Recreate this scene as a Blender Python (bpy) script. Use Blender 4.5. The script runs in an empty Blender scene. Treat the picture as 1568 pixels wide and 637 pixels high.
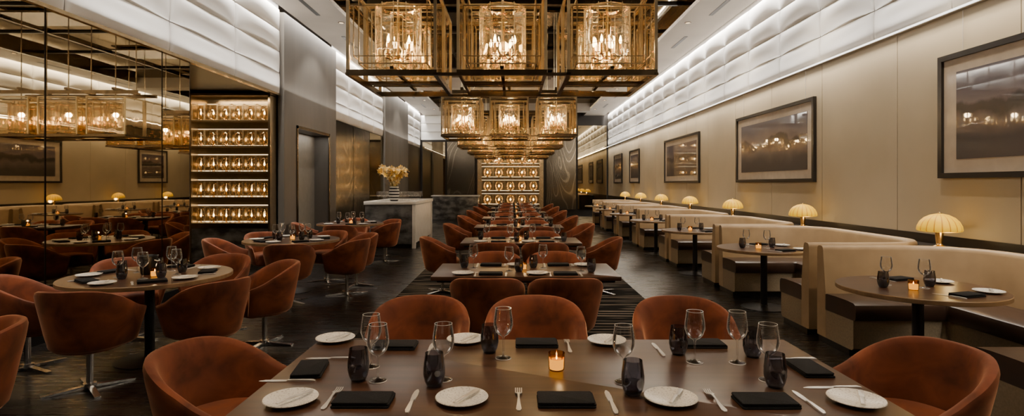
import bpy, math, random
from math import sin, cos, pi, radians, sqrt
from mathutils import Vector, Matrix
random.seed(7)
S = bpy.context.scene
F = 1100.0; EYE = 1.55

# ------------------------------------------------------------------ materials
def newmat(name):
    m = bpy.data.materials.new(name); m.use_nodes = True
    nt = m.node_tree; nt.nodes.clear()
    out = nt.nodes.new('ShaderNodeOutputMaterial')
    return m, nt, out
def N(nt, t, **kw):
    n = nt.nodes.new(t)
    for k, v in kw.items():
        if k in n.inputs: n.inputs[k].default_value = v
        else: setattr(n, k, v)
    return n
def c4(c): return (c[0], c[1], c[2], 1.0)
def coords(nt, scale=(1,1,1), kind='Object'):
    tc = N(nt, 'ShaderNodeTexCoord'); mp = N(nt, 'ShaderNodeMapping')
    mp.inputs['Scale'].default_value = scale
    nt.links.new(tc.outputs[kind], mp.inputs['Vector']); return mp.outputs['Vector']
def mixcol(nt, fac, a, b):
    r = N(nt, 'ShaderNodeValToRGB')
    r.color_ramp.elements[0].color = c4(a); r.color_ramp.elements[1].color = c4(b)
    nt.links.new(fac, r.inputs['Fac']); return r
def pmat(name, col, rough=0.5, metal=0.0, col2=None, nscale=(8,8,8), lo=0.3, hi=0.7, bump=0.0,
         sheen=0.0, coat=0.0, emit=None, estr=0.0, spec=0.5, detail=4, sheen_tint=None, distort=0.0):
    m, nt, out = newmat(name)
    b = N(nt, 'ShaderNodeBsdfPrincipled')
    b.inputs['Base Color'].default_value = c4(col); b.inputs['Roughness'].default_value = rough
    b.inputs['Metallic'].default_value = metal; b.inputs['Specular IOR Level'].default_value = spec
    b.inputs['Sheen Weight'].default_value = sheen; b.inputs['Coat Weight'].default_value = coat
    b.inputs['Coat Roughness'].default_value = 0.08
    if sheen_tint: b.inputs['Sheen Tint'].default_value = c4(sheen_tint)
    if sheen: b.inputs['Sheen Roughness'].default_value = 0.35
    if emit: b.inputs['Emission Color'].default_value = c4(emit); b.inputs['Emission Strength'].default_value = estr
    if col2 is None: col2 = tuple(x*0.85 for x in col)
    v = coords(nt, nscale)
    n = N(nt, 'ShaderNodeTexNoise'); n.inputs['Scale'].default_value = 1.0; n.inputs['Detail'].default_value = detail
    n.inputs['Distortion'].default_value = distort
    nt.links.new(v, n.inputs['Vector'])
    r = mixcol(nt, n.outputs['Fac'], col2, col)
    r.color_ramp.elements[0].position = lo; r.color_ramp.elements[1].position = hi
    nt.links.new(r.outputs['Color'], b.inputs['Base Color'])
    if bump:
        bp = N(nt, 'ShaderNodeBump'); bp.inputs['Strength'].default_value = bump; bp.inputs['Distance'].default_value = 0.01
        nt.links.new(n.outputs['Fac'], bp.inputs['Height']); nt.links.new(bp.outputs['Normal'], b.inputs['Normal'])
    nt.links.new(b.outputs['BSDF'], out.inputs['Surface'])
    return m
def glassmat(name, tint, base=0.03, gain=1.0, gcol=(1,1,1), rough=0.02, edge=0.0, ecol=(0.9,0.88,0.85), blend=0.25, bump=0.0, bscale=6.0):
    m, nt, out = newmat(name)
    t = N(nt, 'ShaderNodeBsdfTransparent'); t.inputs['Color'].default_value = c4(tint)
    g = N(nt, 'ShaderNodeBsdfGlossy'); g.inputs['Color'].default_value = c4(gcol); g.inputs['Roughness'].default_value = rough
    if bump:
        v = coords(nt, (1,1,0.6)); n = N(nt,'ShaderNodeTexNoise'); n.inputs['Scale'].default_value = bscale; n.inputs['Detail'].default_value = 1.0; n.inputs['Distortion'].default_value = 1.5
        nt.links.new(v, n.inputs['Vector'])
        bp = N(nt,'ShaderNodeBump'); bp.inputs['Strength'].default_value = bump; bp.inputs['Distance'].default_value = 0.05
        nt.links.new(n.outputs['Fac'], bp.inputs['Height']); nt.links.new(bp.outputs['Normal'], g.inputs['Normal'])
    lw = N(nt, 'ShaderNodeLayerWeight'); lw.inputs['Blend'].default_value = blend
    ma = N(nt, 'ShaderNodeMath', operation='MULTIPLY_ADD'); ma.use_clamp = True
    ma.inputs[1].default_value = gain; ma.inputs[2].default_value = base
    nt.links.new(lw.outputs['Fresnel'], ma.inputs[0])
    mx = N(nt, 'ShaderNodeMixShader')
    nt.links.new(ma.outputs[0], mx.inputs[0]); nt.links.new(t.outputs[0], mx.inputs[1]); nt.links.new(g.outputs[0], mx.inputs[2])
    last = mx
    if edge:  # pale diffuse mixed in at grazing angles, painting the bright refracted glass edge
        d = N(nt, 'ShaderNodeBsdfDiffuse'); d.inputs['Color'].default_value = c4(ecol)
        tr = N(nt, 'ShaderNodeBsdfTranslucent'); tr.inputs['Color'].default_value = c4(ecol)
        ds = N(nt, 'ShaderNodeMixShader'); ds.inputs[0].default_value = 0.5
        nt.links.new(d.outputs[0], ds.inputs[1]); nt.links.new(tr.outputs[0], ds.inputs[2])
        pw = N(nt, 'ShaderNodeMath', operation='POWER'); pw.inputs[1].default_value = 3.0
        nt.links.new(lw.outputs['Facing'], pw.inputs[0])
        mu = N(nt, 'ShaderNodeMath', operation='MULTIPLY'); mu.inputs[1].default_value = edge; mu.use_clamp = True
        nt.links.new(pw.outputs[0], mu.inputs[0])
        m2 = N(nt, 'ShaderNodeMixShader'); nt.links.new(mu.outputs[0], m2.inputs[0])
        nt.links.new(mx.outputs[0], m2.inputs[1]); nt.links.new(ds.outputs[0], m2.inputs[2]); last = m2
    nt.links.new(last.outputs[0], out.inputs['Surface'])
    return m
def emat(name, col, s):
    m, nt, out = newmat(name)
    e = N(nt, 'ShaderNodeEmission'); e.inputs['Color'].default_value = c4(col); e.inputs['Strength'].default_value = s
    nt.links.new(e.outputs[0], out.inputs['Surface']); return m

M = {}
M['velvet'] = pmat('rust_velvet', (0.185,0.048,0.017), 0.7, col2=(0.070,0.018,0.007), nscale=(4.0,4.0,4.0), sheen=0.6, sheen_tint=(1,0.52,0.30), bump=0.12, lo=0.36, hi=0.64, distort=1.0, spec=0.2)
M['chrome'] = pmat('chrome', (0.75,0.73,0.70), 0.2, 1.0)
M['wood'] = pmat('walnut_table_wood', (0.082,0.038,0.019), 0.28, col2=(0.030,0.014,0.008), nscale=(1.2,20,4), detail=8, spec=0.36)
M['woodedge'] = pmat('table_edge_wood', (0.27,0.165,0.075), 0.4, col2=(0.17,0.10,0.045), nscale=(3,20,8))
M['black'] = pmat('black_metal', (0.010,0.009,0.009), 0.4, 0.3)
M['napkin'] = pmat('black_linen', (0.007,0.007,0.008), 0.9, nscale=(200,200,200), bump=0.3, spec=0.2)
M['china'] = pmat('speckled_china', (0.66,0.64,0.60), 0.25, col2=(0.42,0.40,0.37), nscale=(160,160,160), lo=0.36, hi=0.44, detail=1)
M['steel'] = pmat('cutlery_steel', (0.72,0.71,0.70), 0.36, 0.75)
M['glass'] = glassmat('clear_wine_glass', (0.98,0.98,0.98), 0.05, 1.0, edge=1.0, rough=0.04)
M['smoke'] = glassmat('smoked_glass', (0.36,0.36,0.41), 0.07, 0.9, edge=0.15, rough=0.05)
M['pane'] = glassmat('amber_pane_glass', (0.99,0.96,0.88), 0.08, 0.9, (1.0,0.90,0.74), 0.02, bump=0.04, bscale=2.0)
M['crystal'] = glassmat('crystal_lantern_glass', (0.985,0.95,0.87), 0.08, 0.9, (1.0,0.90,0.72), 0.04, edge=0.35, ecol=(0.88,0.74,0.50), bump=0.2, bscale=5)
M['bronze'] = pmat('dark_bronze', (0.20,0.145,0.085), 0.22, 1.0, col2=(0.12,0.085,0.05))
M['champ'] = pmat('champagne_brass', (0.64,0.51,0.32), 0.25, 1.0, col2=(0.50,0.39,0.24))
M['glassedge'] = pmat('polished_glass_edge', (0.68,0.54,0.34), 0.2, 0.7, col2=(0.42,0.33,0.20), nscale=(5,5,5))
M['brass'] = pmat('brass', (0.70,0.48,0.20), 0.25, 1.0)
M['bulb'] = emat('bulb_glow', (1.0,0.66,0.30), 34)
M['minibulb'] = emat('small_bulb_glow', (1.0,0.70,0.36), 20)
M['candle'] = emat('candle_glow', (1.0,0.50,0.09), 1.7)
M['amber'] = glassmat('amber_votive_glass', (1.0,0.72,0.3), 0.08, 0.8, (1,0.8,0.4))
M['tan'] = pmat('tan_leather', (0.36,0.25,0.135), 0.5, col2=(0.29,0.197,0.105), nscale=(5,5,5), bump=0.04)
M['tanfab'] = pmat('tan_fabric', (0.26,0.195,0.118), 0.75, col2=(0.20,0.15,0.09), nscale=(60,60,60), bump=0.1)
M['brown'] = pmat('dark_brown_leather', (0.045,0.023,0.015), 0.32, col2=(0.028,0.015,0.010), nscale=(7,7,7), coat=0.1)
M['cream'] = pmat('cream_fabric_wall', (0.55,0.475,0.35), 0.75, col2=(0.48,0.415,0.305), nscale=(1.2,1.2,1.2), detail=8)
M['quilt'] = pmat('white_quilted_panel', (0.82,0.80,0.77), 0.6, col2=(0.78,0.76,0.73), nscale=(3,3,3))
M['greymetal'] = pmat('brushed_grey_metal', (0.135,0.120,0.102), 0.5, 0.15, col2=(0.092,0.082,0.070), nscale=(2,2,0.4))
M['greylight'] = pmat('grey_plaster', (0.22,0.20,0.17), 0.6)
M['ceil'] = pmat('ceiling_paint', (0.40,0.36,0.31), 0.8, nscale=(1,1,1))
M['dark'] = pmat('dark_bronze_paint', (0.018,0.014,0.011), 0.35, spec=0.3)
M['ledline'] = emat('led_strip', (1.0,0.95,0.87), 3.5)
M['white'] = pmat('white_lacquer', (0.72,0.70,0.66), 0.35)
M['marble'] = pmat('dark_marble', (0.16,0.155,0.145), 0.25, col2=(0.035,0.033,0.031), nscale=(3,3,5), detail=10, lo=0.4, hi=0.65)
M['yellow'] = pmat('orchid_yellow', (0.90,0.58,0.09), 0.6, col2=(0.9,0.80,0.55), nscale=(9,9,9), lo=0.4, hi=0.6)
M['green'] = pmat('stem_green', (0.10,0.16,0.04), 0.6)
M['mat'] = pmat('picture_mount', (0.58,0.50,0.41), 0.7, coat=0.6)
M['frame'] = pmat('black_frame_wood', (0.015,0.012,0.010), 0.3)
M['seam'] = pmat('seam_shadow_gap', (0.06,0.052,0.043), 0.8)
M['qseam'] = pmat('quilt_seam_shade', (0.25,0.24,0.23), 0.9)  # dark grey behind the gaps, painting the shade between pillows
M['flame'] = emat('warm_backlight', (1.0,0.72,0.40), 3.0)
M['backing'] = pmat('champagne_backing', (0.40,0.31,0.19), 0.22, 0.9)

def mirrormat(name, col, rough=0.015):
    m, nt, out = newmat(name)
    g = N(nt, 'ShaderNodeBsdfGlossy'); g.inputs['Color'].default_value = c4(col); g.inputs['Roughness'].default_value = rough
    v = coords(nt, (0.8,0.8,0.8)); n = N(nt,'ShaderNodeTexNoise'); n.inputs['Scale'].default_value = 1.0
    nt.links.new(v, n.inputs['Vector'])
    bp = N(nt,'ShaderNodeBump'); bp.inputs['Strength'].default_value = 0.03; bp.inputs['Distance'].default_value = 0.02
    nt.links.new(n.outputs['Fac'], bp.inputs['Height']); nt.links.new(bp.outputs['Normal'], g.inputs['Normal'])
    nt.links.new(g.outputs[0], out.inputs['Surface']); return m
M['mirror'] = mirrormat('bronze_mirror', (0.48,0.395,0.255))
M['ceilmirror'] = mirrormat('black_ceiling_mirror', (0.30,0.255,0.19), 0.03)

def floormat():
    m, nt, out = newmat('dark_stained_wood_floor')
    b = N(nt,'ShaderNodeBsdfPrincipled'); b.inputs['Roughness'].default_value = 0.3; b.inputs['Specular IOR Level'].default_value = 0.30
    v = coords(nt,(1,1,1))
    br = N(nt,'ShaderNodeTexBrick'); br.inputs['Scale'].default_value = 1.0
    br.inputs['Color1'].default_value=(0.0085,0.0064,0.0052,1); br.inputs['Color2'].default_value=(0.0045,0.0036,0.003,1)
    br.inputs['Mortar'].default_value=(0.001,0.001,0.001,1); br.inputs['Mortar Size'].default_value=0.006
    br.inputs['Brick Width'].default_value=1.6; br.inputs['Row Height'].default_value=0.18
    nt.links.new(v, br.inputs['Vector']); nt.links.new(br.outputs['Color'], b.inputs['Base Color'])
    v2 = coords(nt,(2,25,1)); n = N(nt,'ShaderNodeTexNoise'); n.inputs['Scale'].default_value=1.0; n.inputs['Detail'].default_value=6
    nt.links.new(v2,n.inputs['Vector'])
    mr = N(nt,'ShaderNodeMapRange'); mr.inputs['To Min'].default_value=0.22; mr.inputs['To Max'].default_value=0.34
    nt.links.new(n.outputs['Fac'],mr.inputs['Value']); nt.links.new(mr.outputs['Result'], b.inputs['Roughness'])
    nt.links.new(b.outputs[0], out.inputs['Surface']); return m
M['floor'] = floormat()
def rugmat():
    m, nt, out = newmat('striped_rug')
    b = N(nt,'ShaderNodeBsdfPrincipled'); b.inputs['Roughness'].default_value = 0.95; b.inputs['Specular IOR Level'].default_value=0.1
    v = coords(nt,(1,1,1))
    w = N(nt,'ShaderNodeTexWave'); w.bands_direction='Y'; w.inputs['Scale'].default_value=2.6; w.inputs['Distortion'].default_value=0.3
    nt.links.new(v,w.inputs['Vector'])
    v2 = coords(nt,(1.3,14,1)); n = N(nt,'ShaderNodeTexNoise'); n.inputs['Scale'].default_value=1.0; n.inputs['Detail'].default_value=1
    nt.links.new(v2,n.inputs['Vector'])
    mu = N(nt,'ShaderNodeMath',operation='MULTIPLY'); nt.links.new(w.outputs['Fac'],mu.inputs[0]); nt.links.new(n.outputs['Fac'],mu.inputs[1])
    r = mixcol(nt,mu.outputs[0],(0.006,0.005,0.0045),(0.20,0.17,0.14)); r.color_ramp.elements[0].position=0.43; r.color_ramp.elements[1].position=0.49
    nt.links.new(r.outputs['Color'],b.inputs['Base Color']); nt.links.new(b.outputs[0],out.inputs['Surface']); return m
M['rug'] = rugmat()
def swirlmat():
    m, nt, out = newmat('etched_swirl_panel')
    b = N(nt,'ShaderNodeBsdfPrincipled'); b.inputs['Metallic'].default_value=0.9; b.inputs['Roughness'].default_value=0.16
    v = coords(nt,(1.4,1.4,0.5))
    n = N(nt,'ShaderNodeTexNoise'); n.inputs['Scale'].default_value=0.5; n.inputs['Detail'].default_value=0.0; n.inputs['Distortion'].default_value=1.0
    nt.links.new(v,n.inputs['Vector'])
    mu = N(nt,'ShaderNodeMath',operation='MULTIPLY'); mu.inputs[1].default_value=110; nt.links.new(n.outputs['Fac'],mu.inputs[0])
    si = N(nt,'ShaderNodeMath',operation='SINE'); nt.links.new(mu.outputs[0],si.inputs[0])
    r = mixcol(nt,si.outputs[0],(0.17,0.145,0.11),(0.32,0.28,0.22)); r.color_ramp.elements[0].position=0.70; r.color_ramp.elements[1].position=1.0
    nt.links.new(r.outputs['Color'],b.inputs['Base Color']); nt.links.new(b.outputs[0],out.inputs['Surface']); return m
M['swirl'] = swirlmat()
def lampmat():
    m, nt, out = newmat('alabaster_lamp_shade')
    v = coords(nt,(1,1,1)); sp = N(nt,'ShaderNodeSeparateXYZ'); nt.links.new(v,sp.inputs[0])
    at = N(nt,'ShaderNodeMath',operation='ARCTAN2'); nt.links.new(sp.outputs['Y'],at.inputs[0]); nt.links.new(sp.outputs['X'],at.inputs[1])
    mu = N(nt,'ShaderNodeMath',operation='MULTIPLY'); mu.inputs[1].default_value=9; nt.links.new(at.outputs[0],mu.inputs[0])
    si = N(nt,'ShaderNodeMath',operation='SINE'); nt.links.new(mu.outputs[0],si.inputs[0])
    ab = N(nt,'ShaderNodeMath',operation='ABSOLUTE'); nt.links.new(si.outputs[0],ab.inputs[0])
    r = mixcol(nt,ab.outputs[0],(0.28,0.11,0.004),(0.72,0.40,0.012)); r.color_ramp.elements[1].position=0.35
    e = N(nt,'ShaderNodeEmission'); e.inputs['Strength'].default_value=0.9; nt.links.new(r.outputs['Color'],e.inputs['Color'])
    d = N(nt,'ShaderNodeBsdfPrincipled'); d.inputs['Roughness'].default_value=0.5; d.inputs['Specular IOR Level'].default_value=0.25; nt.links.new(r.outputs['Color'],d.inputs['Base Color'])
    a = N(nt,'ShaderNodeAddShader'); nt.links.new(e.outputs[0],a.inputs[0]); nt.links.new(d.outputs[0],a.inputs[1])
    nt.links.new(a.outputs[0],out.inputs['Surface']); return m
M['shade'] = lampmat()
def photomat(name, seed):
    m, nt, out = newmat(name)
    b = N(nt,'ShaderNodeBsdfPrincipled'); b.inputs['Roughness'].default_value=0.5; b.inputs['Coat Weight'].default_value=1.0; b.inputs['Coat Roughness'].default_value=0.02
    tc = N(nt,'ShaderNodeTexCoord'); sp = N(nt,'ShaderNodeSeparateXYZ'); nt.links.new(tc.outputs['Object'],sp.inputs[0])
    mp = N(nt,'ShaderNodeMapping'); mp.inputs['Scale'].default_value=(1.2,1,1.0); mp.inputs['Location'].default_value=(seed,0,0)
    nt.links.new(tc.outputs['Object'],mp.inputs[0])
    n = N(nt,'ShaderNodeTexNoise'); n.inputs['Scale'].default_value=1.6; n.inputs['Detail'].default_value=6; nt.links.new(mp.outputs[0],n.inputs['Vector'])
    ma = N(nt,'ShaderNodeMath',operation='MULTIPLY_ADD'); ma.inputs[1].default_value=0.55; nt.links.new(n.outputs['Fac'],ma.inputs[0])
    nt.links.new(sp.outputs['Z'],ma.inputs[2])
    r = N(nt,'ShaderNodeValToRGB'); nt.links.new(ma.outputs[0],r.inputs['Fac'])
    cr = r.color_ramp; cr.elements[0].position=0.0; cr.elements[0].color=(0.06,0.05,0.052,1); cr.elements[1].position=1.0; cr.elements[1].color=(0.08,0.07,0.095,1)
    for p,c in ((0.22,(0.13,0.105,0.10)),(0.30,(0.03,0.026,0.028)),(0.38,(0.04,0.034,0.038)),(0.42,(0.15,0.12,0.13)),(0.6,(0.09,0.08,0.105))):
        e = cr.elements.new(p); e.color=c4(c)
    nt.links.new(r.outputs['Color'],b.inputs['Base Color']); nt.links.new(b.outputs[0],out.inputs['Surface']); return m
M['rimglint'] = pmat('glass_rim_glint', (0.75,0.74,0.72), 0.1)  # opaque pale colour, painted highlight along the glass rim and foot

# ------------------------------------------------------------------ mesh builder
class MB:
    def __init__(s): s.v=[]; s.f=[]; s.m=[]; s.mats=[]; s.X=Matrix.Identity(4)
    def mi(s, k):
        if k not in s.mats: s.mats.append(k)
        return s.mats.index(k)
    def add(s, vs, fs, k):
        o=len(s.v); i=s.mi(k)
        s.v += [tuple(s.X @ Vector(p)) for p in vs]
        for f in fs: s.f.append([o+a for a in f]); s.m.append(i)
    def box(s, x0,x1,y0,y1,z0,z1,k):
        s.add([(x0,y0,z0),(x1,y0,z0),(x1,y1,z0),(x0,y1,z0),(x0,y0,z1),(x1,y0,z1),(x1,y1,z1),(x0,y1,z1)],
              [(0,3,2,1),(4,5,6,7),(0,1,5,4),(1,2,6,5),(2,3,7,6),(3,0,4,7)],k)
    def rbox(s, x0,x1,y0,y1,z0,z1,k,r=0.01,cr=None,seg=4):
        cr = cr or r*1.5
        def ring(ins,z):
            pts=[]; c=max(cr-ins,0.0005)
            for (cx,cy,a0) in ((x1-cr,y1-cr,0),(x0+cr,y1-cr,pi/2),(x0+cr,y0+cr,pi),(x1-cr,y0+cr,1.5*pi)):
                for j in range(seg+1):
                    a=a0+pi/2*j/seg; pts.append((cx+c*cos(a),cy+c*sin(a),z))
            return pts
        rings=[ring(r,z0),ring(r*0.3,z0+r*0.3),ring(0,z0+r),ring(0,z1-r),ring(r*0.3,z1-r*0.3),ring(r,z1)]
        s.loft(rings,k)
    def loft(s, rings, k, closed=True, caps=True):
        n=len(rings[0]); vs=[p for r in rings for p in r]; fs=[]
        for a in range(len(rings)-1):
            for j in range(n if closed else n-1):
                j2=(j+1)%n
                fs.append((a*n+j,a*n+j2,(a+1)*n+j2,(a+1)*n+j))
        if caps:
            fs.append(tuple(reversed(range(n)))); fs.append(tuple((len(rings)-1)*n+j for j in range(n)))
        s.add(vs,fs,k)
    def lathe(s, prof, k, seg=24, c=(0,0,0)):
        vs=[];fs=[];idx=[]
        for (r,z) in prof:
            if r<1e-6: idx.append([len(vs)]*seg); vs.append((c[0],c[1],c[2]+z))
            else:
                st=len(vs); idx.append([st+j for j in range(seg)])
                for j in range(seg):
                    a=2*pi*j/seg; vs.append((c[0]+r*cos(a),c[1]+r*sin(a),c[2]+z))
        for a in range(len(prof)-1):
            for j in range(seg):
                j2=(j+1)%seg; q=[idx[a][j],idx[a][j2],idx[a+1][j2],idx[a+1][j]]
                u=[]
                for t in q:
                    if t not in u: u.append(t)
                if len(u)>2: fs.append(tuple(u))
        s.add(vs,fs,k)
    def cyl(s,c,r,z0,z1,k,seg=16): s.lathe([(0,z0),(r,z0),(r,z1),(0,z1)],k,seg,(c[0],c[1],0))
    def tube(s, pts, r, k, seg=8):
        rings=[]
        P=[Vector(p) for p in pts]
        for i,p in enumerate(P):
            d=(P[min(i+1,len(P)-1)]-P[max(i-1,0)]).normalized()
            u=d.cross(Vector((0,0,1)));
            if u.length<1e-3: u=d.cross(Vector((1,0,0)))
            u.normalize(); w=d.cross(u)
            rr = r[i] if isinstance(r,(list,tuple)) else r
            rings.append([tuple(p+rr*(cos(2*pi*j/seg)*u+sin(2*pi*j/seg)*w)) for j in range(seg)])
        s.loft(rings,k)
    def mesh(s, name, smooth=True, ang=38):
        me=bpy.data.meshes.new(name); me.from_pydata(s.v,[],s.f)
        for k in s.mats: me.materials.append(M[k])
        me.polygons.foreach_set('material_index',s.m)
        me.polygons.foreach_set('use_smooth',[smooth]*len(s.f))
        me.validate(); me.update()
        if smooth: me.set_sharp_from_angle(angle=radians(ang))
        return me
def put(name, me, loc=(0,0,0), rz=0, parent=None, sc=None, rx=0):
    o=bpy.data.objects.new(name, me); S.collection.objects.link(o)
    o.location=loc; o.rotation_euler=(rx,0,rz)
    if sc: o.scale=sc
    if parent: o.parent=parent
    return o
def boxobj(name, x0,x1,y0,y1,z0,z1,k):
    b=MB(); b.box(x0,x1,y0,y1,z0,z1,k); return put(name,b.mesh(name,False))

XR=4.6; XL=-4.6; YB=-3.0; YF=27.6; ZC=4.9; ZQ=3.34
# ------------------------------------------------------------------ room shell
boxobj('floor', -6.5,5.0,YB,YF+0.2,-0.1,0,'floor')
boxobj('rug', -1.62,1.75,3.3,24,0,0.008,'rug')
boxobj('wall_rear', -6.5,5.0,YB-0.2,YB,0,5.2,'greymetal')
b=MB()
b.box(XR+0.02,XR+0.3,YB,YF,0,5.2,'seam')
y=5.1-1.65*5
while y<YF:
    b.box(XR-0.012,XR+0.03,max(y+0.006,YB),min(y+1.644,YF),1.0,ZQ-0.01,'cream'); y+=1.65
put('wall_right', b.mesh('wall_right',False))
b=MB(); b.box(XR-0.04,XR+0.02,YB,YF,0,1.0,'dark'); put('baseboard_right', b.mesh('baseboard_right',False))
b=MB(); b.box(XR-0.10,XR-0.07,YB,YF,ZQ-0.002,ZQ+0.010,'ledline'); b.box(XR-0.07,XR+0.02,YB,YF,ZQ-0.01,ZQ+0.02,'ceil')
put('trim_1', b.mesh('trim_led_line',False))

def quilt(name, L, H, cols, rows, bulge, loc, rz):
    b=MB(); nu,nv=16,12; pw=L/cols; ph=H/rows; g=0.007
    b.box(0,L,-0.004,0.008,0,H,'qseam')
    for r in range(rows):
        for c in range(cols):
            vs=[];fs=[]
            for j in range(nv+1):
                v=-cos(pi*j/nv)
                for i in range(nu+1):
                    u=-cos(pi*i/nu)
                    bu=max(1-abs(u)**2.4,0)**0.55; bv=max(1-abs(v)**2.2,0)**0.6
                    d=0.012+bulge*bu*bv*(0.85+0.15*v)+0.007*sin(3*u+1.7*c+r)*bu*bv
                    if abs(u)>0.9999 or abs(v)>0.9999: d=0.0
                    vs.append((pw*(c+0.5)+u*(pw/2-g),-d,ph*(r+0.5)+v*(ph/2-g*0.5)))
            for j in range(nv):
                for i in range(nu):
                    a=j*(nu+1)+i; fs.append((a,a+1,a+nu+2,a+nu+1))
            b.add(vs,fs,'quilt')
    return put(name,b.mesh(name,True,80),loc,rz)
quilt('quilted_wall_panel', YF-YB, ZC+0.05-ZQ-0.02, 24, 4, 0.09, (XR+0.01,YF,ZQ+0.02), -pi/2)
quilt('quilted_wall_panel', 11.0-YB, ZC+0.05-3.3, 8, 4, 0.09, (XL-0.003,YB,3.3), pi/2)
quilt('quilted_wall_panel', 5.4, ZC+0.05-3.2, 4, 4, 0.09, (XL-0.003,14.2,3.2), pi/2)
quilt('quilted_wall_panel', 2.7, 1.2, 2, 3, 0.08, (XL,YF-0.02,3.7), 0)
quilt('quilted_wall_panel', 3.4, ZC+0.05-3.3, 2, 4, 0.09, (XL-0.003,23.9,3.3), pi/2)

b=MB()
b.box(XL-0.3,XL-0.012,YB,8.0,0,3.3,'dark')
b.box(XL-0.3,XL-0.012,YB,11.0,3.3,5.2,'dark')
b.box(-6.5,-6.25,8.0,11.3,0,5.2,'dark')
b.box(-6.25,XL-0.3,8.0-0.2,8.0,0,3.3,'dark')
b.box(-6.25,XL-0.3,7.8,11.3,3.32,3.5,'dark')
b.box(-6.25,XL-0.02,11.0,11.3,0,3.32,'dark')
b.box(XL-0.3,XL-0.012,14.2,19.6,0,5.2,'dark')
b.box(XL-0.3,XL-0.012,23.8,YF,0,5.2,'dark')
put('wall_left', b.mesh('wall_left',False))
b=MB()
for (y0,y1) in ((YB,-1.75),(-1.75,0.07),(0.07,1.89),(1.89,3.70),(3.70,5.52),(5.52,7.35),(7.35,7.98)):
    b.box(XL-0.012,XL,y0+0.012,y1-0.012,0.12,3.28,'mirror')
put('wall_mirror', b.mesh('wall_mirror',False))
b=MB(); b.box(-6.25,-6.24,8.02,10.98,0.1,3.3,'mirror'); put('alcove_mirror', b.mesh('alcove_mirror',False))
b=MB(); b.box(XL-0.012,XL+0.015,YB,8.0,0,0.12,'black'); b.box(XL-0.05,XL+0.03,YB,11,3.27,3.31,'champ')
put('baseboard_left', b.mesh('baseboard_left',False))
b=MB()
b.box(XL-0.6,XL+0.1,11.0,11.65,0,4.9,'greymetal'); b.box(XL-0.6,XL+0.1,13.65,14.2,0,4.9,'greymetal')
b.box(XL-0.6,XL+0.1,11.65,13.65,2.7,4.9,'greymetal'); b.box(XL-0.6,XL-0.25,11.65,13.65,0,2.7,'greylight')
for yy in (11.62,13.62): b.box(XL+0.1,XL+0.12,yy,yy+0.06,0,2.76,'bronze')
b.box(XL+0.1,XL+0.12,11.62,13.68,2.70,2.76,'bronze')
put('wall_pier', b.mesh('wall_pier',False))
b=MB(); b.box(XL-0.5,XL+0.1,19.6,23.8,0,4.9,'greymetal'); put('wall_pier', b.mesh('wall_pier_b',False))
b=MB(); 
for i in range(3): b.box(XL-0.01,XL+0.02,14.22+1.8*i,14.22+1.8*i+1.76,0.1,3.18,'swirl' if i<2 else 'mirror')
put('etched_glass_panel', b.mesh('etched_glass_panel',False))
b=MB()
b.box(-6.5,5.0,YF,YF+0.2,0,5.2,'dark')
b.box(-3.3,-1.95,YF-0.06,YF,0.3,3.6,'swirl'); b.box(1.55,3.0,YF-0.06,YF,0.3,4.2,'swirl')
b.box(3.1,4.5,YF-0.06,YF,0.3,4.4,'mirror'); b.box(-4.5,-3.4,YF-0.06,YF,0.3,3.6,'mirror')
put('wall_far', b.mesh('wall_far',False))
b=MB()
b.box(-6.5,5.0,YB,YF,5.12,5.3,'dark')
b.box(3.36,4.40,YB,YF,ZC,5.14,'ceil'); b.box(-4.42,-3.36,YB,YF,ZC,5.14,'ceil')
b.box(3.28,3.36,YB,YF,ZC-0.03,5.14,'bronze'); b.box(-3.36,-3.28,YB,YF,ZC-0.03,5.14,'bronze')
yy=YB
while yy<YF:
    b.box(-3.28,3.28,yy,min(yy+1.94,YF),5.06,5.12,'ceilmirror'); b.box(-3.28,3.28,yy+1.94,yy+2.0,5.02,5.12,'dark'); yy+=2.0
for x in (-1.6,1.5): b.box(x-0.03,x+0.03,YB,YF,5.0,5.12,'bronze')
for yy in (9.0,18.6,24.5):
    b.box(-3.28,3.28,yy,yy+0.55,4.72,5.1,'ceil')
for sx in (-1,1):
    yy=2.0
    while yy<YF-2:
        x=sx*3.9; b.box(x-0.04,x+0.04,yy,yy+1.1,ZC-0.006,ZC+0.01,'black'); yy+=2.7
put('ceiling', b.mesh('ceiling',False))
dl=MB(); dl.lathe([(0.0,0.006),(0.045,0.006),(0.05,0.0),(0.065,0.0),(0.065,0.012)],'bronze',16); dl.lathe([(0,0.003),(0.044,0.003)],'flame',16)
dlm=dl.mesh('recessed_downlight')
for sx in (-1,1):
    yy=3.6
    while yy<YF-2: put('recessed_downlight',dlm,(sx*3.6,yy,ZC-0.012)); yy+=2.7

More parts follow.
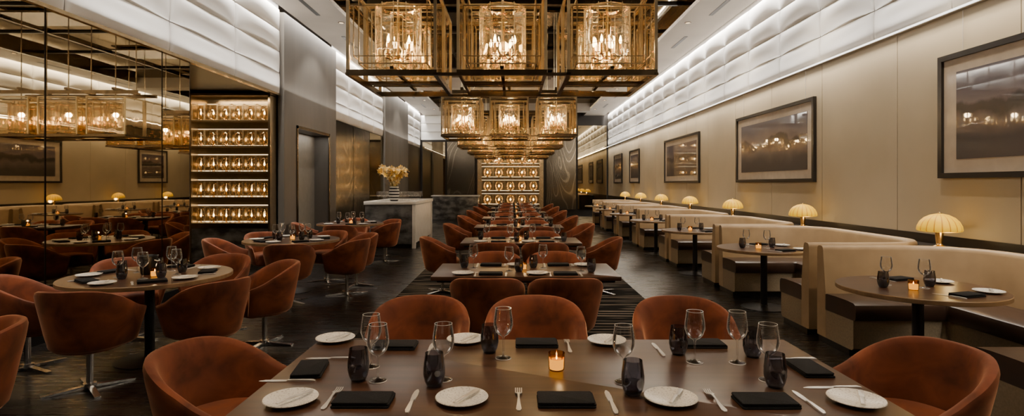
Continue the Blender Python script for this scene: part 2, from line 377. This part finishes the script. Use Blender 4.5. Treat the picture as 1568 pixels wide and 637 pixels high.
# ------------------------------------------------------------------ chair
def chair_mesh():
    b=MB(); R=0.262; ya=0.19
    path=[]
    for i in range(7): path.append((-R-0.01*(1-i/6),ya-ya*i/7,-1,0))
    for i in range(29):
        a=pi+pi*i/28; path.append((R*cos(a),R*1.0*sin(a),cos(a),sin(a)))
    for i in range(7): path.append((R+0.01*(i+1)/7,ya*(i+1)/7,1,0))
    rings=[]; n=len(path); z0=0.325
    sec=[(0.008,0.0),(0.026,0.05),(0.03,0.25),(0.03,0.55),(0.03,0.8),(0.027,0.93),(0.016,0.985),(0,1.0),(-0.016,0.985),(-0.027,0.93),(-0.03,0.8),(-0.03,0.4),(-0.03,0.05),(-0.02,0.0)]
    for i,(x,y,nx,ny) in enumerate(path):
        t=min(max((ya-y)/(ya+R),0),1); t=t*t*(3-2*t)
        h=0.60+0.19*t
        e=min(i,n-1-i); sh=[0.35,0.75,0.93,1.0][min(e,3)]
        ring=[]
        for (o,fz) in sec:
            zz=z0+(h-z0)*((fz-0.5)*(sh*0.12+0.88)+0.5)
            lean=-0.045+0.075*fz + 0.015*fz*t
            ring.append((x+nx*(o*sh+lean),y+ny*(o*sh+lean),zz))
        rings.append(ring)
    b.loft(rings,'velvet')
    def seat(sc,z):
        pts=[]
        for i in range(25):
            a=pi+pi*i/24; pts.append((0.235*sc*cos(a),0.235*sc*sin(a),z))
        for i in range(13):
            a=pi*i/12; pts.append((0.235*sc*cos(a)*1.0,0.18*sc+0.07*sc*sin(a)-0.0,z))
        return pts
    b.loft([seat(0.80,0.305),seat(0.9,0.315),seat(0.94,0.34),seat(0.97,0.42),seat(0.97,0.455),seat(0.93,0.475),seat(0.8,0.486),seat(0.4,0.49)],'velvet')
    b.cyl((0,0),0.10,0.285,0.31,'black'); b.cyl((0,0),0.024,0.03,0.29,'chrome')
    b.cyl((0,0),0.045,0.012,0.045,'chrome')
    for q in range(4):
        b.X=Matrix.Rotation(pi/4+q*pi/2,4,'Z')
        b.loft([[(0.0,-0.022,0.012),(0.0,0.022,0.012),(0.0,0.022,0.032),(0,-0.022,0.032)],
                [(0.29,-0.020,0.0),(0.29,0.020,0.0),(0.29,0.020,0.014),(0.29,-0.020,0.014)]],'chrome')
    b.X=Matrix.Identity(4)
    return b.mesh('dining_chair',True,50)
CH=chair_mesh()
def chair(x,y,tx,ty,jit=0.06):
    a=math.atan2(ty-y,tx-x)-pi/2+random.uniform(-jit,jit)
    return put('dining_chair',CH,(x,y,0.008 if (-1.62<x<1.75 and 3.3<y<24) else 0),a)

# ------------------------------------------------------------------ tableware
def m_wine():
    b=MB()
    b.lathe([(0,0.0),(0.036,0.0),(0.036,0.002),(0.012,0.006),(0.0045,0.012),(0.0036,0.03),(0.0036,0.085),(0.006,0.097),(0.022,0.106),(0.036,0.122),(0.0445,0.146),(0.0435,0.172),(0.036,0.222)],'glass',24)
    b.lathe([(0.036,0.222),(0.0368,0.2235),(0.0354,0.2235),(0.036,0.222)],'rimglint',24)
    b.lathe([(0.0362,0.0),(0.0366,0.0015),(0.0350,0.0028)],'rimglint',24)
    return b.mesh('wine_glass',True,80)
def m_tumb():
    b=MB(); b.lathe([(0,0.0),(0.027,0.0),(0.036,0.02),(0.0415,0.045),(0.041,0.07),(0.034,0.122)],'smoke',24)
    b.lathe([(0,0.006),(0.026,0.006),(0.035,0.024),(0.0395,0.045)],'smoke',24)
    return b.mesh('stemless_tumbler',True,80)
def m_plate():
    b=MB(); b.lathe([(0,0),(0.055,0),(0.06,0.002),(0.092,0.012),(0.098,0.016),(0.096,0.0185),(0.088,0.016),(0.062,0.008),(0,0.007)],'china',36)
    return b.mesh('bread_plate',True,60)
def m_bknife():
    b=MB()
    b.rbox(-0.006,0.006,-0.085,-0.0,0,0.005,'steel',0.001); b.rbox(-0.008,0.010,0.0,0.075,0.001,0.003,'steel',0.0005,0.008)
    return b.mesh('butter_knife')
def m_knife():
    b=MB()
    rings=[]
    for (y,w,t) in ((-0.115,0.005,0.004),(-0.10,0.009,0.007),(-0.02,0.006,0.007),(-0.005,0.005,0.006),(0.0,0.009,0.003),(0.05,0.011,0.0025),(0.09,0.009,0.002),(0.112,0.003,0.001)):
        rings.append([(-w,y,0.0),(w,y,0.0),(w,y,t),(-w,y,t)])
    b.loft(rings,'steel'); return b.mesh('dinner_knife')
def m_fork():
    b=MB(); rings=[]
    for (y,w,z) in ((-0.105,0.005,0.0),(-0.09,0.010,0.0),(-0.04,0.006,0.002),(0.0,0.0035,0.008),(0.03,0.0045,0.010),(0.042,0.012,0.008),(0.055,0.0135,0.004)):
        rings.append([(-w,y,z),(w,y,z),(w,y,z+0.003),(-w,y,z+0.003)])
    b.loft(rings,'steel')
    for i in range(4):
        x=-0.0115+0.0077*i
        b.loft([[(x-0.002,y,z),(x+0.002,y,z),(x+0.002,y,z+0.0025),(x-0.002,y,z+0.0025)] for (y,z) in ((0.054,0.004),(0.08,0.001),(0.102,0.005))],'steel')
    return b.mesh('dinner_fork')
def m_napkin():
    b=MB()
    for i,(dx,dy,w,h) in enumerate(((0,0,0.105,0.062),(0.003,0.002,0.103,0.060),(-0.002,0.001,0.102,0.059))):
        b.rbox(-w+dx,w+dx,-h+dy,h+dy,0.0055*i,0.0055*i+0.0075,'napkin',0.0035,0.008)
    me=b.mesh('folded_napkin')
    for v in me.vertices:
        if v.co.z>0.010: v.co.z+=0.004*sin(v.co.x*31+1)*cos(v.co.y*37)
    return me
def m_candle():
    b=MB()
    b.lathe([(0,0),(0.030,0),(0.034,0.006),(0.036,0.075),(0.033,0.075),(0.031,0.05)],'amber',20)
    b.lathe([(0,0.006),(0.029,0.006),(0.031,0.045),(0,0.045)],'candle',20)
    b.lathe([(0,0.045),(0.003,0.048),(0.0035,0.054),(0,0.066)],'minibulb',8)
    return b.mesh('votive_candle')
WG,TB,PL,BK,KN,FK,NP,CN=m_wine(),m_tumb(),m_plate(),m_bknife(),m_knife(),m_fork(),m_napkin(),m_candle()
ZT=0.75
def plate(x,y,a=0.0):
    p=put('bread_plate',PL,(x,y,ZT),0); put('butter_knife',BK,(0.02,0,0.019),a-0.6,parent=p)
def T(px,py):   # measured photo point of something standing on the table top -> plan position
    k=0.8/(py-359.0); return (px-1005)*k, F*k
def setting(cx,cy,a,full=True,two=True):
    def L(dx,dy): return cx+dx*cos(a)-dy*sin(a), cy+dx*sin(a)+dy*cos(a)
    x,y=L(0,0); put('folded_napkin',NP,(x,y,ZT),a)
    x,y=L(-0.25,0.02); plate(x,y,a)
    if full:
        x,y=L(-0.135,0); put('dinner_fork',FK,(x,y,ZT),a)
        x,y=L(0.135,0); put('dinner_knife',KN,(x,y,ZT),a)
    x,y=L(0.16,0.19); put('wine_glass',WG,(x,y,ZT))
    x,y=L(0.25,0.15); put('stemless_tumbler',TB,(x,y,ZT))
    
def rect_table(x0,x1,y0,y1,z0=0):
    b=MB(); b.rbox(x0,x1,y0,y1,ZT-0.035,ZT,'wood',0.003,0.012)
    b.box(x0+0.05,x1-0.05,y0+0.05,y1-0.05,ZT-0.06,ZT-0.035,'black')
    xs=(x0+0.35,x1-0.35); ym=(y0+y1)/2
    for x in xs:
        b.rbox(x-0.04,x+0.04,ym-0.04,ym+0.04,z0+0.02,ZT-0.055,'black',0.003)
        b.rbox(x-0.05,x+0.05,y0+0.12,y1-0.12,z0,z0+0.025,'black',0.004)
    b2=b.mesh('dining_table'); o=put('dining_table',b2); return o
def round_table_mesh(r,k):
    b=MB(); b.lathe([(0,ZT),(r-0.004,ZT)],'wood',64); b.lathe([(r-0.004,ZT),(r,ZT-0.004),(r,ZT-0.032),(r-0.01,ZT-0.036),(0,ZT-0.036)],'woodedge',64)
    b.cyl((0,0),0.14,ZT-0.05,ZT-0.034,'black'); b.cyl((0,0),0.04,0.02,ZT-0.04,'black',20)
    b.lathe([(0,0.0),(0.27,0.0),(0.27,0.008),(0.05,0.03),(0.04,0.04)],'black',36)
    return b.mesh(k)
RT=round_table_mesh(0.66,'round_dining_table'); BT=round_table_mesh(0.56,'round_booth_table')

rect_table(-1.0,1.385,1.72,2.90)
for px,py in ((568,784),(902,782),(1310,782),(1672,785),(655,664),(910,666),(1185,668)):
    x,y=T(px,py); plate(x,y,0.1)
for px,py,a in ((710,785,0),(1105,785,0),(1495,787,0),(606,724,pi/2+0.15),(772,677,0),(1048,673,0),(1372,674,0),(1578,722,pi/2)):
    x,y=T(px,py); put('folded_napkin',NP,(x,y,ZT),a)
for px,py in ((648,778),(1013,780),(1397,782),(1110,676)):
    x,y=T(px,py); put('dinner_fork',FK,(x,y,ZT),0)
for px,py in ((806,782),(1193,784),(1577,784),(1285,682),(840,682)):
    x,y=T(px,py); put('dinner_knife',KN,(x,y,ZT),0)
for px,py,a in ((560,744,pi/2),(1625,757,pi/2),(1545,701,pi/2),(645,700,pi/2)):
    x,y=T(px,py); put('dinner_knife',KN,(x,y,ZT),a)
for px,py in ((738,743),(725,716),(866,741),(983,699),(1218,746),(1357,707),(1440,708),(1500,742)):
    x,y=T(px,py); put('wine_glass',WG,(x,y,ZT),0,None,(1,1,1.03))
for px,py in ((700,742),(848,753),(956,687),(1236,770),(1325,691),(1470,696),(1514,755)):
    x,y=T(px,py); put('stemless_tumbler',TB,(x,y,ZT),0,None,(1.05,1.05,1.08))
candles=[]
def candle(x,y): put('votive_candle',CN,(x,y,ZT)); candles.append((x,y))
x,y=T(1087,722); candle(x,y)
chair(-1.34,2.62,0.2,2.35,0); chair(1.83,2.62,0.2,2.3,0)
chair(-0.60,3.52,-0.58,2.5,0.03); chair(0.13,3.52,0.13,2.5,0.03); chair(1.06,3.50,0.98,2.5,0.03)

ys=[4.85,7.6,10.3,13.0,15.7,18.4,21.1]
for i,y0 in enumerate(ys):
    cx=0.10-0.01*i; y1=y0+0.82
    rect_table(cx-0.825,cx+0.825,y0,y1,0.008)
    for dx in (-0.33,0.33):
        chair(cx+dx-(0.01 if i else 0),y0-0.06,cx+dx,y0+2); chair(cx+dx,y1+0.34,cx+dx,y1-2)
        setting(cx+dx+0.02,y0+0.13,0,i<2); setting(cx+dx,y1-0.13,pi,i<2)
    if i>0:
        chair(cx-1.12,y0+0.45,cx,y0+0.45,0.2); chair(cx+1.12,y0+0.42,cx,y0+0.4,0.2)
    candle(cx-0.02,y0+0.41)

def round_group(cx,cy,chairs,nset,full=True,mesh=RT,name='round_dining_table',a0=0.3,r=0.46,cd=(0.02,-0.03)):
    put(name,mesh,(cx,cy,0))
    for (x,y) in chairs: chair(x,y,cx,cy,0.12)
    for k in range(nset):
        a=a0+2*pi*k/nset
        x,y=cx+r*cos(a),cy+r*sin(a)
        put('folded_napkin',NP,(x,y,ZT),a+pi/2)
        x,y=cx+r*1.05*cos(a+0.5),cy+r*1.05*sin(a+0.5); plate(x,y,a)
        if full:
            x,y=cx+r*cos(a-0.3),cy+r*sin(a-0.3); put('dinner_knife',KN,(x,y,ZT),a+pi/2)
        x,y=cx+r*0.50*cos(a-0.25),cy+r*0.50*sin(a-0.25); put('wine_glass',WG,(x,y,ZT))
        x,y=cx+r*0.54*cos(a+0.3),cy+r*0.54*sin(a+0.3); put('stemless_tumbler',TB,(x,y,ZT))
    candle(cx+cd[0],cy+cd[1])
round_group(-3.22,4.97,[(-3.22,4.27),(-2.52,4.62),(-2.42,5.45),(-3.1,5.86),(-3.85,5.62),(-4.08,4.72)],5,cd=(0.11,-0.10))
round_group(-3.22,8.15,[(-2.95,7.38),(-2.36,7.92),(-2.42,8.62),(-3.0,9.0),(-3.85,8.75),(-4.02,7.9)],5,False)
round_group(-3.35,11.5,[(-2.6,11.25),(-2.75,12.05),(-3.3,10.68),(-3.5,12.35),(-4.1,11.2)],4,False)
round_group(-3.85,2.3,[(-3.02,3.0),(-3.1,1.6),(-3.8,3.15)],4)
b=MB(); b.lathe([(0,0),(0.055,0),(0.06,0.01),(0.075,0.16),(0.08,0.165),(0.076,0.168),(0.068,0.16),(0.05,0.02),(0,0.015)],'black',28)
for sx in (-1,1): b.tube([(sx*0.072,-0.03,0.13),(sx*0.09,-0.015,0.12),(sx*0.09,0.015,0.12),(sx*0.072,0.03,0.13)],0.004,'steel')
put('ice_bucket', b.mesh('ice_bucket'), (-3.25,5.00,ZT))

# ------------------------------------------------------------------ booths
def sweep(b, path, prof, k):
    rings=[[(x+nx*d,y+ny*d,z) for (d,z) in prof] for (x,y,nx,ny) in path]
    b.loft(rings,k)
def booth_mesh():
    b=MB(); x0,x1=3.02,4.46; hy=1.27; R=0.66
    path=[]
    for i in range(5): path.append((x0+(x1-R-x0)*i/5,-hy,0,1))
    for i in range(13):
        a=-pi/2+pi/2*i/12; path.append((x1-R+R*cos(a),-hy+R+R*sin(a),-cos(a),-sin(a)))
    for i in range(1,6): path.append((x1,-hy+R+(2*hy-2*R)*i/6,-1,0))
    for i in range(13):
        a=pi/2*i/12; path.append((x1-R+R*cos(a),hy-R+R*sin(a),-cos(a),-sin(a)))
    for i in range(1,6): path.append((x1-R+(x0-x1+R)*i/5,hy,0,-1))
    sweep(b,path,[(0.0,0.0+0.06),(0.0,0.90),(0.006,0.925),(0.022,0.94),(0.06,0.945),(0.085,0.94),(0.10,0.925),(0.108,0.9),(0.15,0.5),(0.16,0.40),(0.16,0.06)],'tan')
    sweep(b,path,[(0.15,0.06),(0.15,0.33),(0.60,0.33),(0.60,0.08),(0.57,0.06)],'tanfab')
    sweep(b,path,[(0.145,0.33),(0.145,0.475),(0.165,0.487),(0.3,0.492),(0.5,0.492),(0.6,0.485),(0.625,0.47),(0.632,0.44),(0.632,0.36),(0.622,0.335),(0.60,0.33)],'brown')
    sweep(b,path,[(0.03,0.0),(0.03,0.06),(0.54,0.06),(0.54,0.0)],'black')
    return b.mesh('booth_banquette',True,35)
BM=booth_mesh()
def ledge_mesh():
    b=MB(); R=0.665; xc=4.46-0.66; off=0.08+0.66-0.0; pts=[]
    for i in range(13):
        a=pi/2*i/12; pts.append((xc+R*cos(a)+0.004, -off+R*sin(a)))
    up=[(p[0],-p[1]) for p in reversed(pts)]
    poly=[(4.555,-off)]+pts+up+[(4.555,off)]
    b.loft([[(x,y,0.0) for x,y in poly],[(x,y,0.90) for x,y in poly]],'dark')
    return b.mesh('booth_ledge',False)
LG=ledge_mesh()
def lamp_mesh():
    b=MB()
    b.lathe([(0,0),(0.065,0),(0.068,0.008),(0.06,0.02),(0.032,0.03),(0.028,0.05),(0.034,0.10),(0.038,0.16),(0.0,0.16)],'brass',24)
    b.lathe([(0.03,0.16),(0.16,0.168),(0.188,0.175),(0.194,0.188),(0.188,0.225),(0.166,0.272),(0.13,0.31),(0.08,0.337),(0.03,0.349),(0,0.351)],'shade',48)
    b.lathe([(0,0.349),(0.012,0.351),(0.010,0.364),(0,0.368)],'brass',12)
    return b.mesh('mushroom_table_lamp',True,60)
LP=lamp_mesh()
for k in range(-1,7):
    cy=4.35+2.7*k
    put('booth_banquette',BM,(0,cy,0))
    put('round_booth_table',BT,(3.13,cy+0.02,0))
    for (dx,dy,a) in ((0.08,0.36,pi),(0.10,-0.33,0)):
        put('folded_napkin',NP,(3.13+dx,cy+dy,ZT),a+0.3)
        plate(3.13+dx+(0.24 if a else 0.26),cy+dy*0.62,a)
        put('dinner_knife',KN,(3.13+dx-0.13,cy+dy,ZT),a+0.4)
    for dx,dy in ((-0.18,0.12),(0.02,-0.02)): put('wine_glass',WG,(3.13+dx,cy+dy,ZT))
    for dx,dy in ((-0.27,0.02),(0.12,0.06)): put('stemless_tumbler',TB,(3.13+dx,cy+dy,ZT))
    candle(3.13-0.12,cy-0.10)
    put('booth_ledge',LG,(0,cy+1.35,0))
    put('mushroom_table_lamp',LP,(4.30,cy+1.35,0.90))

# ------------------------------------------------------------------ pictures
def picture(y0,y1,z0,z1,seed):
    w=y1-y0; h=z1-z0; pm='photo%d'%seed; M[pm]=photomat('landscape_photo_%d'%seed,seed*3.1)
    b=MB(); f=0.055
    b.box(-w/2,w/2,-0.05,0,-h/2,-h/2+f,'frame'); b.box(-w/2,w/2,-0.05,0,h/2-f,h/2,'frame')
    b.box(-w/2,-w/2+f,-0.05,0,-h/2+f,h/2-f,'frame'); b.box(w/2-f,w/2,-0.05,0,-h/2+f,h/2-f,'frame')
    b.box(-w/2+f,w/2-f,-0.02,-0.004,-h/2+f,h/2-f,'mat')
    mx=0.17*min(1,w/2); mz=0.14
    b.box(-w/2+f+mx,w/2-f-mx,-0.024,-0.019,-h/2+f+mz,h/2-f-mz,pm)
    for x in (-w*0.4,w*0.4): b.tube([(x,-0.01,h/2),(x,-0.01,ZQ-0.02-(z0+z1)/2)],0.003,'steel',6)
    put('framed_picture', b.mesh('framed_picture',False),(XR-0.016,(y0+y1)/2,(z0+z1)/2),-pi/2)
picture(3.1,6.04,1.61,2.90,1); picture(8.55,11.55,1.58,2.88,2); picture(13.9,17.1,1.58,2.85,3); picture(20.6,22.3,1.58,2.85,4); picture(23.9,25.8,1.58,2.85,5)

# ------------------------------------------------------------------ chandeliers
def frame(b,x0,x1,y0,y1,z0,z1,t,k,kb=None):
    kb=kb or k
    for x in (x0,x1):
        for y in (y0,y1): b.box(x-t,x+t,y-t,y+t,z0+t,z1-t,k)
    for z,kk in ((z0,kb),(z1,k)):
        for y in (y0,y1): b.box(x0-t,x1+t,y-t,y+t,z-t,z+t,kk)
        for x in (x0,x1): b.box(x-t,x+t,y0+t,y1-t,z-t,z+t,kk)
def chandelier_mesh():
    b=MB(); s=0.76; sp=0.96; D=0.56; R2=0.62
    for r in range(2):
        for c in range(3):
            ox=(c-1)*sp; oy=r*R2
            x0,x1=ox-s/2,ox+s/2; y0,y1=oy,oy+D; z0,z1=0,0.75
            frame(b,x0,x1,y0,y1,z0,z1,0.013,'glassedge','bronze')
            for y in (y0,y1): b.add([(x0,y,z0),(x1,y,z0),(x1,y,z1),(x0,y,z1)],[(0,1,2,3)],'pane')
            for x in (x0,x1): b.add([(x,y0,z0),(x,y1,z0),(x,y1,z1),(x,y0,z1)],[(0,1,2,3)],'pane')
            cx,cy=ox,oy+D/2
            frame(b,cx-0.30,cx+0.30,cy-0.225,cy+0.225,0.08,0.67,0.005,'glassedge')
            frame(b,cx-0.34,cx+0.34,cy-0.25,cy+0.25,0.14,0.58,0.0035,'champ')
            b.box(x0,x1,cy-0.016,cy+0.016,z0+0.02,z0+0.046,'bronze'); b.box(cx-0.016,cx+0.016,y0,y1,z0+0.02,z0+0.046,'bronze')
            b.box(x0,x1,cy-0.012,cy+0.012,z1-0.03,z1,'bronze')
            # faceted glass drum with slim glass rods at the facet edges
            b.lathe([(0.15,0.09),(0.205,0.10),(0.21,0.13),(0.21,0.60),(0.205,0.63),(0.15,0.64)],'crystal',12,(cx,cy,0))
            for zz in (0.11,0.28,0.45,0.62):
                b.lathe([(0.212,zz-0.003),(0.216,zz),(0.212,zz+0.003),(0.208,zz)],'glassedge',12,(cx,cy,0))
            for q in range(12):
                a=2*pi*q/12; rx,ry=cx+0.212*cos(a),cy+0.212*sin(a)
                b.lathe([(0,0.09),(0.0035,0.095),(0.0035,0.635),(0,0.64)],'glassedge',5,(rx,ry,0))
            b.lathe([(0.0,0.04),(0.05,0.05),(0.045,0.07),(0.012,0.09),(0.012,0.66),(0.0,0.66)],'brass',12,(cx,cy,0))
            for qq in range(4):
                a=pi/4+qq*pi/2+0.25; dx,dy=0.13*cos(a),0.13*sin(a)
                b.tube([(cx,cy,0.20),(cx+dx*0.5,cy+dy*0.5,0.16),(cx+dx,cy+dy,0.19)],0.006,'brass',6)
                b.lathe([(0,0.18),(0.028,0.19),(0.011,0.20),(0.011,0.29),(0,0.29)],'brass',10,(cx+dx,cy+dy,0))
                b.lathe([(0,0.29),(0.010,0.30),(0.014,0.317),(0.009,0.345),(0,0.37)],'bulb',10,(cx+dx,cy+dy,0))
            b.tube([(cx,cy,0.66),(cx,cy,2.5)],0.010,'champ',8)
    YE=R2+D
    for y in (0.0,YE):
        b.box(-1.34,1.34,y-0.02,y+0.02,-0.037,-0.014,'bronze')
    for x in (-1.34,-0.58,0.58,1.34): b.box(x-0.018,x+0.018,-0.02,YE+0.02,-0.036,-0.014,'bronze')
    b.box(-1.4,1.4,0.25,0.31,0.86,0.93,'bronze'); b.box(-1.4,1.4,0.87,0.93,0.86,0.93,'bronze')
    for x in (-0.96,0,0.96): b.box(x-0.03,x+0.03,0.2,1.0,0.93,0.98,'bronze')
    b.box(-1.3,1.3,0.1,1.08,2.46,2.5,'bronze')
    return b.mesh('glass_lantern_chandelier',True,25)
CM=chandelier_mesh()
CY=[4.9,11.2,14.4,17.5,20.6]
for y in CY: put('glass_lantern_chandelier',CM,(-0.11,y,2.53))

# ------------------------------------------------------------------ crystal displays
def display(name, W, ny, z0, dz, nx, gh, loc, post):
    b=MB(); H=ny*dz
    b.box(0,W,0.26,0.29,z0-0.1,z0+H,'backing')
    for x in (0,W): b.box(x-post,x+post,0,0.29,0,z0+H,'champ')
    for j in range(ny):
        z=z0+j*dz
        b.box(post,W-post,0.0,0.26,z-0.014,z,'champ')
        b.box(post,W-post,0.24,0.255,z+0.01,z+0.03,'flame')
        b.box(post,W-post,0.24,0.255,z+gh+0.02,z+gh+0.035,'flame')
        for i in range(nx):
            x=post+(i+0.5)*(W-2*post)/nx; r=(W-2*post)/nx*0.46; y0,y1=0.02,0.22; t=0.004
            frame(b,x-r,x+r,y0,y1,z+t,z+gh,t,'glassedge')
            b.add([(x-r,y0,z),(x+r,y0,z),(x+r,y0,z+gh),(x-r,y0,z+gh)],[(0,1,2,3)],'pane')
            rr=r*0.72
            b.lathe([(rr*0.5,z+gh*0.10),(rr*0.9,z+gh*0.2),(rr,z+gh*0.45),(rr*0.9,z+gh*0.72),(rr*0.5,z+gh*0.88)],'crystal',14,(x,0.12,0))
            b.lathe([(0,z+0.009),(r*0.3,z+0.012),(r*0.12,z+0.03),(r*0.10,z+gh*0.36),(0,z+gh*0.37)],'brass',8,(x,0.12,0))
            b.lathe([(0,z+gh*0.37),(r*0.16,z+gh*0.46),(0,z+gh*0.62)],'minibulb',8,(x,0.12,0))
    b.box(-post,W+post,0,0.29,z0+H-0.02,z0+H+0.02,'champ')
    b.box(0,W,0.02,0.29,0,z0-0.1,'marble')
    return put(name,b.mesh(name,True,28),loc)
display('glass_lantern_display_shelf',1.5,5,0.80,0.49,6,0.31,(-6.16,10.69,0),0.02)
display('glass_lantern_display_shelf',3.0,5,0.55,0.66,5,0.50,(-1.70,YF-0.32,0),0.10)

# ------------------------------------------------------------------ service console + flowers
b=MB()
b.rbox(-3.62,-2.36,13.5,16.3,1.05,1.13,'white',0.006)
b.rbox(-3.60,-2.46,13.56,16.2,0.10,1.05,'marble',0.006)
b.rbox(-2.46,-2.38,13.52,13.60,0,1.05,'white',0.004); b.rbox(-2.46,-2.38,16.2,16.28,0,1.05,'white',0.004)
b.rbox(-2.46,-2.40,13.62,16.18,0.12,1.04,'white',0.004)
b.box(-3.55,-2.5,13.62,16.1,0,0.10,'black')
put('service_console', b.mesh('service_console'))
b=MB()
for i in range(10):
    z=i*0.036; k='white' if i%2 else 'black'
    r=lambda t:0.085+0.03*sin(pi*t)+0.015*t
    b.lathe([(r(i/10),z),(r((i+0.5)/10)+0.006,z+0.018),(r((i+1)/10),z+0.036)],k,28)
b.lathe([(0,0),(0.085,0)],'black',28); b.lathe([(0.10,0.36),(0.09,0.355),(0.085,0.2),(0,0.2)],'black',28)
random.seed(3)
for q in range(8):
    a=2*pi*q/8+0.3; L=0.20+0.13*random.random(); 
    P=[Vector((0.03*cos(a),0.03*sin(a),0.21)),Vector((0.07*cos(a),0.07*sin(a),0.42)),Vector((0.14*cos(a),0.12*sin(a),0.54+L*0.4)),Vector((L*cos(a),L*0.7*sin(a),0.58+L*0.75)),Vector((L*1.3*cos(a),L*0.9*sin(a),0.54+L*0.5))]
    b.tube([tuple(p) for p in P],0.005,'green',6)
    for j in range(19):
        t=1.0+2.95*j/18; i0=min(int(t),3); p=P[i0].lerp(P[i0+1],t-i0)+Vector((random.uniform(-.05,.05),random.uniform(-.05,.05),random.uniform(-.05,.05)))
        ax=Matrix.Rotation(random.uniform(0,6.28),4,'Z')@Matrix.Rotation(random.uniform(0.6,1.8),4,'X')
        for k in range(5):
            R=Matrix.Translation(p)@ax@Matrix.Rotation(2*pi*k/5,4,'Z')
            q4=[R@Vector(v) for v in ((0,0,0),(0.036,0.030,0.010),(0.0,0.080,0.018),(-0.036,0.030,0.010))]
            b.add([tuple(v) for v in q4],[(0,1,2,3)],'yellow')
put('orchid_vase', b.mesh('orchid_vase'), (-2.95,13.8,1.13))
for i in range(12):
    for j in range(2): put('wine_glass',WG,(-3.45+0.095*i,14.25+0.2*j,1.13))
b=MB(); b.rbox(-3.6,-1.6,24.6,25.4,0.0,1.0,'marble',0.01); b.rbox(-3.65,-1.55,24.55,25.45,1.0,1.05,'white',0.006); put('service_counter', b.mesh('service_counter'))

# ------------------------------------------------------------------ lights
def area(name,loc,rot,sx,sy,power,col):
    l=bpy.data.lights.new(name,'AREA'); l.shape='RECTANGLE'; l.size=sx; l.size_y=sy; l.energy=power; l.color=col
    o=bpy.data.objects.new(name,l); S.collection.objects.link(o); o.location=loc; o.rotation_euler=rot; return o
def spot(name,loc,tgt,power,ang,col,blend=0.6,r=0.05):
    l=bpy.data.lights.new(name,'SPOT'); l.energy=power; l.spot_size=radians(ang); l.spot_blend=blend; l.color=col; l.shadow_soft_size=r
    o=bpy.data.objects.new(name,l); S.collection.objects.link(o); o.location=loc
    o.rotation_euler=(Vector(tgt)-Vector(loc)).to_track_quat('-Z','Y').to_euler(); return o
def point(name,loc,power,col,r=0.04):
    l=bpy.data.lights.new(name,'POINT'); l.energy=power; l.color=col; l.shadow_soft_size=r
    o=bpy.data.objects.new(name,l); S.collection.objects.link(o); o.location=loc; return o
WARM=(1.0,0.75,0.48); NEUT=(1.0,0.94,0.86)
LEN=YF-YB; YM=(YF+YB)/2
area('cove_light_right',(4.43,YM,5.08),(0,radians(6),0),0.06,LEN,1050,NEUT)
area('cove_light_left',(-4.45,YM,5.08),(0,radians(-6),0),0.06,LEN,1050,NEUT)
area('led_wash_right',(4.46,YM,ZQ-0.02),(0,radians(25),0),0.04,LEN,230,(1.0,0.86,0.67))
area('led_uplight_right',(4.40,YM,ZQ+0.03),(0,radians(180-26),0),0.04,LEN,220,NEUT)
area('led_uplight_left',(-4.40,YM,3.33),(0,radians(180+26),0),0.04,LEN,220,NEUT)
for y in CY:
    for c in (-1,0,1):
        for r in (0,1):
            point('chandelier_bulb_light',(-0.11+0.96*c,y+0.28+0.62*r,2.53+0.42),18,WARM,0.05)
spot('downlight_beam',(0.2,2.4,4.85),(0.2,2.3,0.7),420,56,WARM)
spot('downlight_beam',(-1.6,3.3,4.85),(-1.5,2.6,0.5),140,45,WARM)
spot('downlight_beam',(2.2,3.3,4.85),(2.0,2.6,0.5),140,45,WARM)
for i,y0 in enumerate(ys):
    spot('downlight_beam',(0.1,y0-0.6,4.9),(0.1,y0+0.3,0.7),270,50,WARM)
for (x,y) in ((-3.22,4.97),(-3.22,8.15),(-3.35,11.5),(-3.85,2.3)):
    spot('downlight_beam',(-3.5,y-0.2,4.85),(x+0.3,y-0.1,0.7),340,50,WARM)
for k in range(-1,7):
    cy=4.35+2.7*k
    spot('downlight_beam',(3.45,cy-0.2,4.85),(3.3,cy+0.1,0.6),260,46,WARM)
    spot('wall_washer_beam',(3.6,cy+1.3,4.85),(4.6,cy+1.3,1.9),170,80,(1.0,0.83,0.61),1.0)
    point('lamp_glow',(4.28,cy+1.2,1.04),1.5,(1,0.7,0.3))
for (x,y) in candles[:12]: point('candle_light',(x,y,ZT+0.10),0.2,(1,0.6,0.25),0.01)
spot('downlight_beam',(-3.0,13.0,4.85),(-3.0,14.0,1.1),380,45,WARM)  # added spot to brighten the orchids on the console
area('alcove_light',(-5.4,10.4,3.2),(0,0,0),1.2,0.2,30,WARM)
spot('pier_fill_beam',(-3.5,12.6,4.8),(-4.6,12.6,2.6),150,90,NEUT)  # added fill to brighten the grey pier, no fixture modelled
spot('pier_fill_beam',(-3.5,21.6,4.8),(-4.6,21.6,2.6),100,90,NEUT)  # added fill for the farther pier
area('niche_fill',(-4.67,12.65,2.68),(0,0,0),0.2,1.6,6,NEUT)  # added fill to lift the dark niche interior, no fixture modelled
spot('downlight_beam',(-2.6,25.5,4.8),(-2.6,27.5,2.0),110,70,WARM)
spot('downlight_beam',(2.3,25.5,4.8),(2.3,27.5,2.0),110,70,WARM)

w=bpy.data.worlds.new('World'); S.world=w; w.use_nodes=True
w.node_tree.nodes['Background'].inputs[0].default_value=(0.9,0.8,0.7,1); w.node_tree.nodes['Background'].inputs[1].default_value=0.012

# ------------------------------------------------------------------ camera
cam=bpy.data.cameras.new('camera'); co=bpy.data.objects.new('camera',cam); S.collection.objects.link(co)
co.location=(0,0,EYE); co.rotation_euler=(pi/2,0,0)
cam.sensor_width=36; cam.lens=36*F/2000; cam.shift_x=-5/2000; cam.shift_y=-47/2000; cam.clip_start=0.05; cam.clip_end=100
S.camera=co
